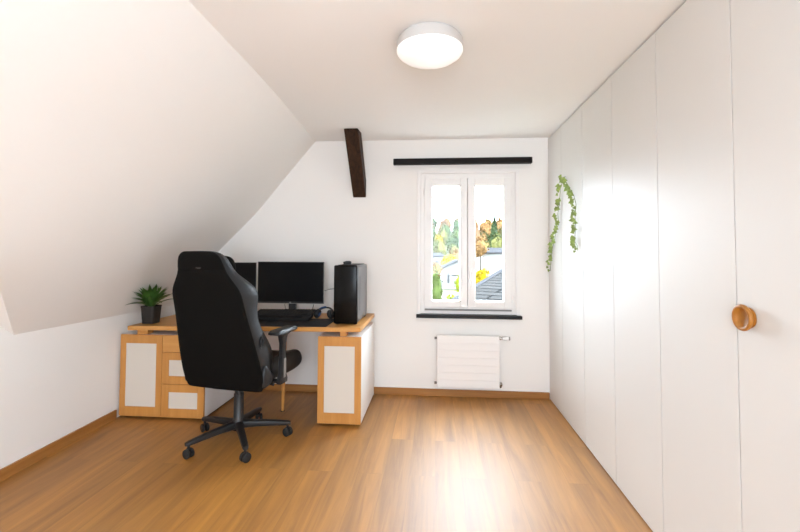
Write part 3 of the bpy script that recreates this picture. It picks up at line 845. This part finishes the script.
# neighbouring slate roof, close below the window on the right
A = Vector((.853, 9.0, .626)); r_ = Vector((.45, .86, .16)).normalized(); c_ = Vector((.86, -.5, -.0)).normalized()
nrm = c_.cross(r_).normalized(); rr_ = nrm.cross(c_).normalized()
nh = thing('house', 'grey slate roofed house close below the right pane of the window', 'house', A)
mtx = Matrix((( c_.x, rr_.x, nrm.x), (c_.y, rr_.y, nrm.y), (c_.z, rr_.z, nrm.z))).to_4x4()
ks = r_.dot(c_); kt = r_.dot(rr_)
def rp(s, t, z=0): return (s * ks + t, s * kt, z)
bm = bmesh.new()
poly_prism(bm, [rp(-2.2, 0), rp(-2.2, 7), rp(5.5, 7), rp(5.5, 0)], (0, 0, -.10))
rf = obj('roof', bm, M['slate'], nh); rf.matrix_local = mtx
bm = bmesh.new(); poly_prism(bm, [rp(-2.2, -.02, .012), rp(-2.2, .10, .012), rp(5.5, .10, .012), rp(5.5, -.02, .012)], (0, 0, -.05))
ed = obj('roof_edge', bm, M['hroof'], nh); ed.matrix_local = mtx
bm = bmesh.new()
base = [mtx @ Vector(rp(s, t, -.12)) for s, t in ((-2.0, .3), (-2.0, 6.8), (5.3, 6.8), (5.3, .3))]
zb = -4.2 - A.z
v1 = [bm.verts.new(p) for p in base]; v0 = [bm.verts.new((p.x, p.y, zb)) for p in base]
bm.faces.new(v1); bm.faces.new(v0[::-1])
for i in range(4): bm.faces.new((v0[i], v0[(i + 1) % 4], v1[(i + 1) % 4], v1[i]))
obj('walls', bm, M['house'], nh)

# trees
def leafmat(name, c, v=.35): return mat(name, c, .95, spec=0, var=v, vscale=2.2)
TM = dict(green=leafmat('tree_green', (.048, .064, .020)), dark=leafmat('tree_dark_green', (.030, .046, .020)), orange=leafmat('tree_orange', (.135, .076, .032)),
          yellow=leafmat('tree_yellow', (.18, .125, .006)), lime=leafmat('tree_lime', (.105, .12, .009)), russet=leafmat('tree_russet', (.115, .070, .042)), olive=leafmat('tree_olive', (.082, .080, .028)))
TM['bark'] = mat('bark', (.03, .022, .015), .95)
def crown_mesh(name, m, w, h, n, size, seed, conical=False):
    rn = random.Random(seed); bm = bmesh.new()
    lumps = [(Vector((0, 0, 0)), 1.0)] + [(Vector((rn.uniform(-.5, .5), rn.uniform(-.5, .5), rn.uniform(-.5, .6))), rn.uniform(.4, .6)) for _ in range(6)]
    if not conical:
        for c, r in lumps[:1]:
            b2 = bmesh.new(); bmesh.ops.create_icosphere(b2, subdivisions=2, radius=.78)
            for v in b2.verts: v.co *= rn.uniform(.82, 1.1)
            merge(bm, b2, Matrix.Diagonal((w, w, h, 1)))
    else:
        add_lathe(bm, [(w * .75, -h), (w * .55, -h * .4), (w * .28, h * .35), (.01, h * .95)], 10)
    for i in range(n):
        if conical:
            t = rn.random() ** 1.5; a = rn.uniform(0, 2 * PI); rad = w * (1 - t) * rn.uniform(.75, 1.1)
            p = Vector((math.cos(a) * rad, math.sin(a) * rad, -h + 2 * h * t))
        else:
            c, r = rn.choice(lumps); d = Vector((rn.gauss(0, 1), rn.gauss(0, 1), rn.gauss(0, 1))).normalized()
            q = c + d * r * rn.uniform(.85, 1.02)
            p = Vector((q.x * w, q.y * w, q.z * h))
        R = Matrix.Rotation(rn.uniform(0, 6.28), 3, 'Z') @ Matrix.Rotation(rn.uniform(-1.1, 1.1), 3, 'X') @ Matrix.Rotation(rn.uniform(-1, 1), 3, 'Y')
        s = size * rn.uniform(.6, 1.2)
        q = [bm.verts.new(p + R @ Vector(u)) for u in ((-s, 0, 0), (0, -s * .6, s * .2), (s, 0, 0), (0, s * .6, s * .2))]
        bm.faces.new(q)
    me = bpy.data.meshes.new(name); bm.to_mesh(me); bm.free(); me.materials.append(m)
    return me
def tree(label, x, y, zg, zc, w, h, col, n=500, size=.16, seed=1, group=None, conical=False):
    t = thing('tree', label, 'tree', (x, y, zg), 0, group)
    c = bpy.data.objects.new('crown', crown_mesh('crown', TM[col], w, h, n, size, seed, conical)); COL.objects.link(c); c.parent = t; c.location = (0, 0, zc - zg)
    bm = bmesh.new(); add_tube(bm, [(0, 0, -.2), (0, 0, (zc - zg) * .5), (0, 0, zc - zg)], [max(.12, w * .14), max(.1, w * .1), .05], 8)
    obj('trunk', bm, TM['bark'], t)
    return t
tree('narrow green tree at the left edge of the left window pane', -.02, 22, -4.2, -.75, .42, 1.35, 'green', 700, .07, 2)
tree('orange topped tree behind the narrow green tree at the left window edge', -.05, 30, -4.2, -.15, .62, .75, 'orange', 500, .09, 3)
tree('yellow green treetop at the bottom of the left window pane', .83, 18, -4.2, -1.02, .42, .50, 'lime', 700, .06, 4)
tree('small yellow tree against the white gabled house wall', 2.95, 50, -4.2, -2.6, .75, 1.3, 'lime', 400, .13, 5)
tree('bright yellow round tree in the middle of the left window pane', 2.35, 70, -4.1, -.75, 1.5, 1.55, 'yellow', 700, .2, 6)
tree('low yellow tree beside the edge of the slate roof', 3.40, 32, -4.2, -.75, .62, .95, 'yellow', 600, .10, 7)
tree('broad orange tree left of the tall conifer', 5.05, 48, -4.2, 1.75, 1.0, 1.25, 'orange', 600, .14, 8)
tree('tall dark green conifer outside the right window pane', 10.45, 76, -4.0, 2.6, 2.0, 5.0, 'dark', 1400, .28, 9, conical=True)
tree('rounded olive green tree in front of the conifer', 9.7, 66, -4.1, 2.05, 1.5, 2.0, 'olive', 700, .2, 10)
tree('slender russet tree at the left of the right window pane', 8.2, 85, -3.4, 4.3, .85, 2.8, 'russet', 500, .2, 12)

protos = {}
for i, col in enumerate(('orange', 'olive', 'green', 'russet', 'yellow', 'dark')):
    protos[col] = crown_mesh('forest_crown', TM[col], 1.0, 1.25, 380, .16, 30 + i)
bm = bmesh.new(); add_tube(bm, [(0, 0, -1), (0, 0, 1.2)], [.14, .08], 7); trunk_o = bpy.data.meshes.new('trunk'); bm.to_mesh(trunk_o); bm.free(); trunk_o.materials.append(TM['bark'])
words = {'orange': 'orange autumn tree in the wooded hillside outside', 'olive': 'olive green tree in the wooded hillside outside', 'green': 'mid green tree in the wooded hillside outside',
         'russet': 'russet brown tree in the wooded hillside outside', 'yellow': 'yellow tree in the wooded hillside outside', 'dark': 'dark green tree in the wooded hillside outside'}
rnd = random.Random(21)
for y in (86, 92, 98, 104, 110, 117, 124, 131, 138, 145):
    for (ya, za), (yb, zb_) in zip(gp, gp[1:]):
        if ya <= y <= yb: zg = lerp(za, zb_, (y - ya) / (yb - ya))
    x0, x1 = -.05 * y + rnd.uniform(-1, 1), (.10 if y < 100 else .17 if y < 115 else .235) * y
    x = x0; s = y / 60
    while x < x1:
        col = rnd.choice(('orange', 'olive', 'green', 'russet', 'yellow', 'dark', 'olive', 'orange')) if y < 120 else rnd.choice(('orange', 'russet', 'olive', 'orange', 'dark'))
        s0 = s; s = y / 60 * rnd.uniform(.85, 1.12); x += (s0 + s) * 1.03
        if (y < 93 and x < 3.4) or (abs(x - 8.2) < 3 and abs(y - 85) < 6): continue
        t = thing('tree', words[col], 'tree', (x, y + rnd.uniform(-1.5, 1.5), zg), rnd.uniform(0, 6), 'trees on the wooded hillside')
        c = bpy.data.objects.new('crown', protos[col]); COL.objects.link(c); c.parent = t; c.scale = (s * .92, s * .92, s * 1.15); c.location = (0, 0, 2.6 + rnd.uniform(-.4, .5))
        k = bpy.data.objects.new('trunk', trunk_o); COL.objects.link(k); k.parent = t; k.location = (0, 0, .8)

# ------------------------------------------------------------------ light: an overcast sky, brighter in front of the window
W = bpy.data.worlds.new('sky'); SC.world = W; W.use_nodes = True
nt = W.node_tree; N, L = nt.nodes, nt.links
bg = N['Background']
tc = N.new('ShaderNodeTexCoord')
def dotramp(vec, a, b, lo, hi):
    d = N.new('ShaderNodeVectorMath'); d.operation = 'DOT_PRODUCT'
    d.inputs[1].default_value = Vector(vec).normalized(); L.new(tc.outputs['Generated'], d.inputs[0])
    m = N.new('ShaderNodeMapRange'); m.interpolation_type = 'SMOOTHSTEP'
    m.inputs['From Min'].default_value = a; m.inputs['From Max'].default_value = b
    m.inputs['To Min'].default_value = lo; m.inputs['To Max'].default_value = hi
    L.new(d.outputs['Value'], m.inputs['Value'])
    return m.outputs['Result']
SKY_BASE, SKY_ZEN, SKY_SUN = 11.5, 1.0, 28.0
v1 = dotramp((0, 0, 1), .0, .9, SKY_BASE, SKY_BASE + SKY_ZEN)
v2 = dotramp((.33, .80, .50), .45, 1.0, 0, SKY_SUN)
ad = N.new('ShaderNodeMath'); ad.operation = 'ADD'; L.new(v1, ad.inputs[0]); L.new(v2, ad.inputs[1])
L.new(ad.outputs['Value'], bg.inputs['Strength'])
bg.inputs["Color"].default_value = (.85, .972, 1.10, 1)
W.cycles.sampling_method = 'AUTOMATIC'

def portal(name, loc, rot, sx, sy):
    l = bpy.data.lights.new(name, 'AREA'); l.shape = 'RECTANGLE'; l.size = sx; l.size_y = sy
    l.cycles.is_portal = True
    o = bpy.data.objects.new(name, l); COL.objects.link(o); o.location = loc; o.rotation_euler = rot
portal('sky_portal', ((WX0 + WX1) / 2, D + .15, (WZ0 + WZ1) / 2), (-PI / 2, 0, 0), WX1 - WX0, WZ1 - WZ0)
portal('sky_portal', (1.86, (RY0 + RY1) / 2, (RZ0 + RZ1) / 2), (0, PI / 2, 0), RZ1 - RZ0, RY1 - RY0)

portal('sky_portal', ((QX0 + QX1) / 2, YB - .2, (QZ0 + QZ1) / 2), (PI / 2, 0, 0), QX1 - QX0, QZ1 - QZ0)

# ------------------------------------------------------------------ camera
cam = bpy.data.cameras.new('camera'); co = bpy.data.objects.new('camera', cam); COL.objects.link(co)
F = 420.0
cam.sensor_fit = 'HORIZONTAL'; cam.sensor_width = 36.0; cam.lens = F / 800 * 36
yaw, pit, rol = .08444, .03505, .0046
f = Vector((-math.sin(yaw) * math.cos(pit), math.cos(yaw) * math.cos(pit), math.sin(pit)))
r = Vector((math.cos(yaw), math.sin(yaw), 0)); u = r.cross(f)
r2 = r * math.cos(rol) + u * math.sin(rol); u2 = -r * math.sin(rol) + u * math.cos(rol)
co.matrix_world = Matrix(((r2.x, u2.x, -f.x, 0), (r2.y, u2.y, -f.y, 0), (r2.z, u2.z, -f.z, 1.34491), (0, 0, 0, 1)))
cam.shift_y = -30.145 / 800
cam.clip_start = .02; cam.clip_end = 1000
SC.camera = co

SC.view_settings.view_transform = 'Standard'; SC.view_settings.look = 'None'
SC.view_settings.exposure = 0.54; SC.view_settings.gamma = 1.0; SC.view_settings.use_curve_mapping = False
SC.cycles.max_bounces = 14; SC.cycles.diffuse_bounces = 8; SC.cycles.transparent_max_bounces = 12
SC.cycles.use_denoising = True
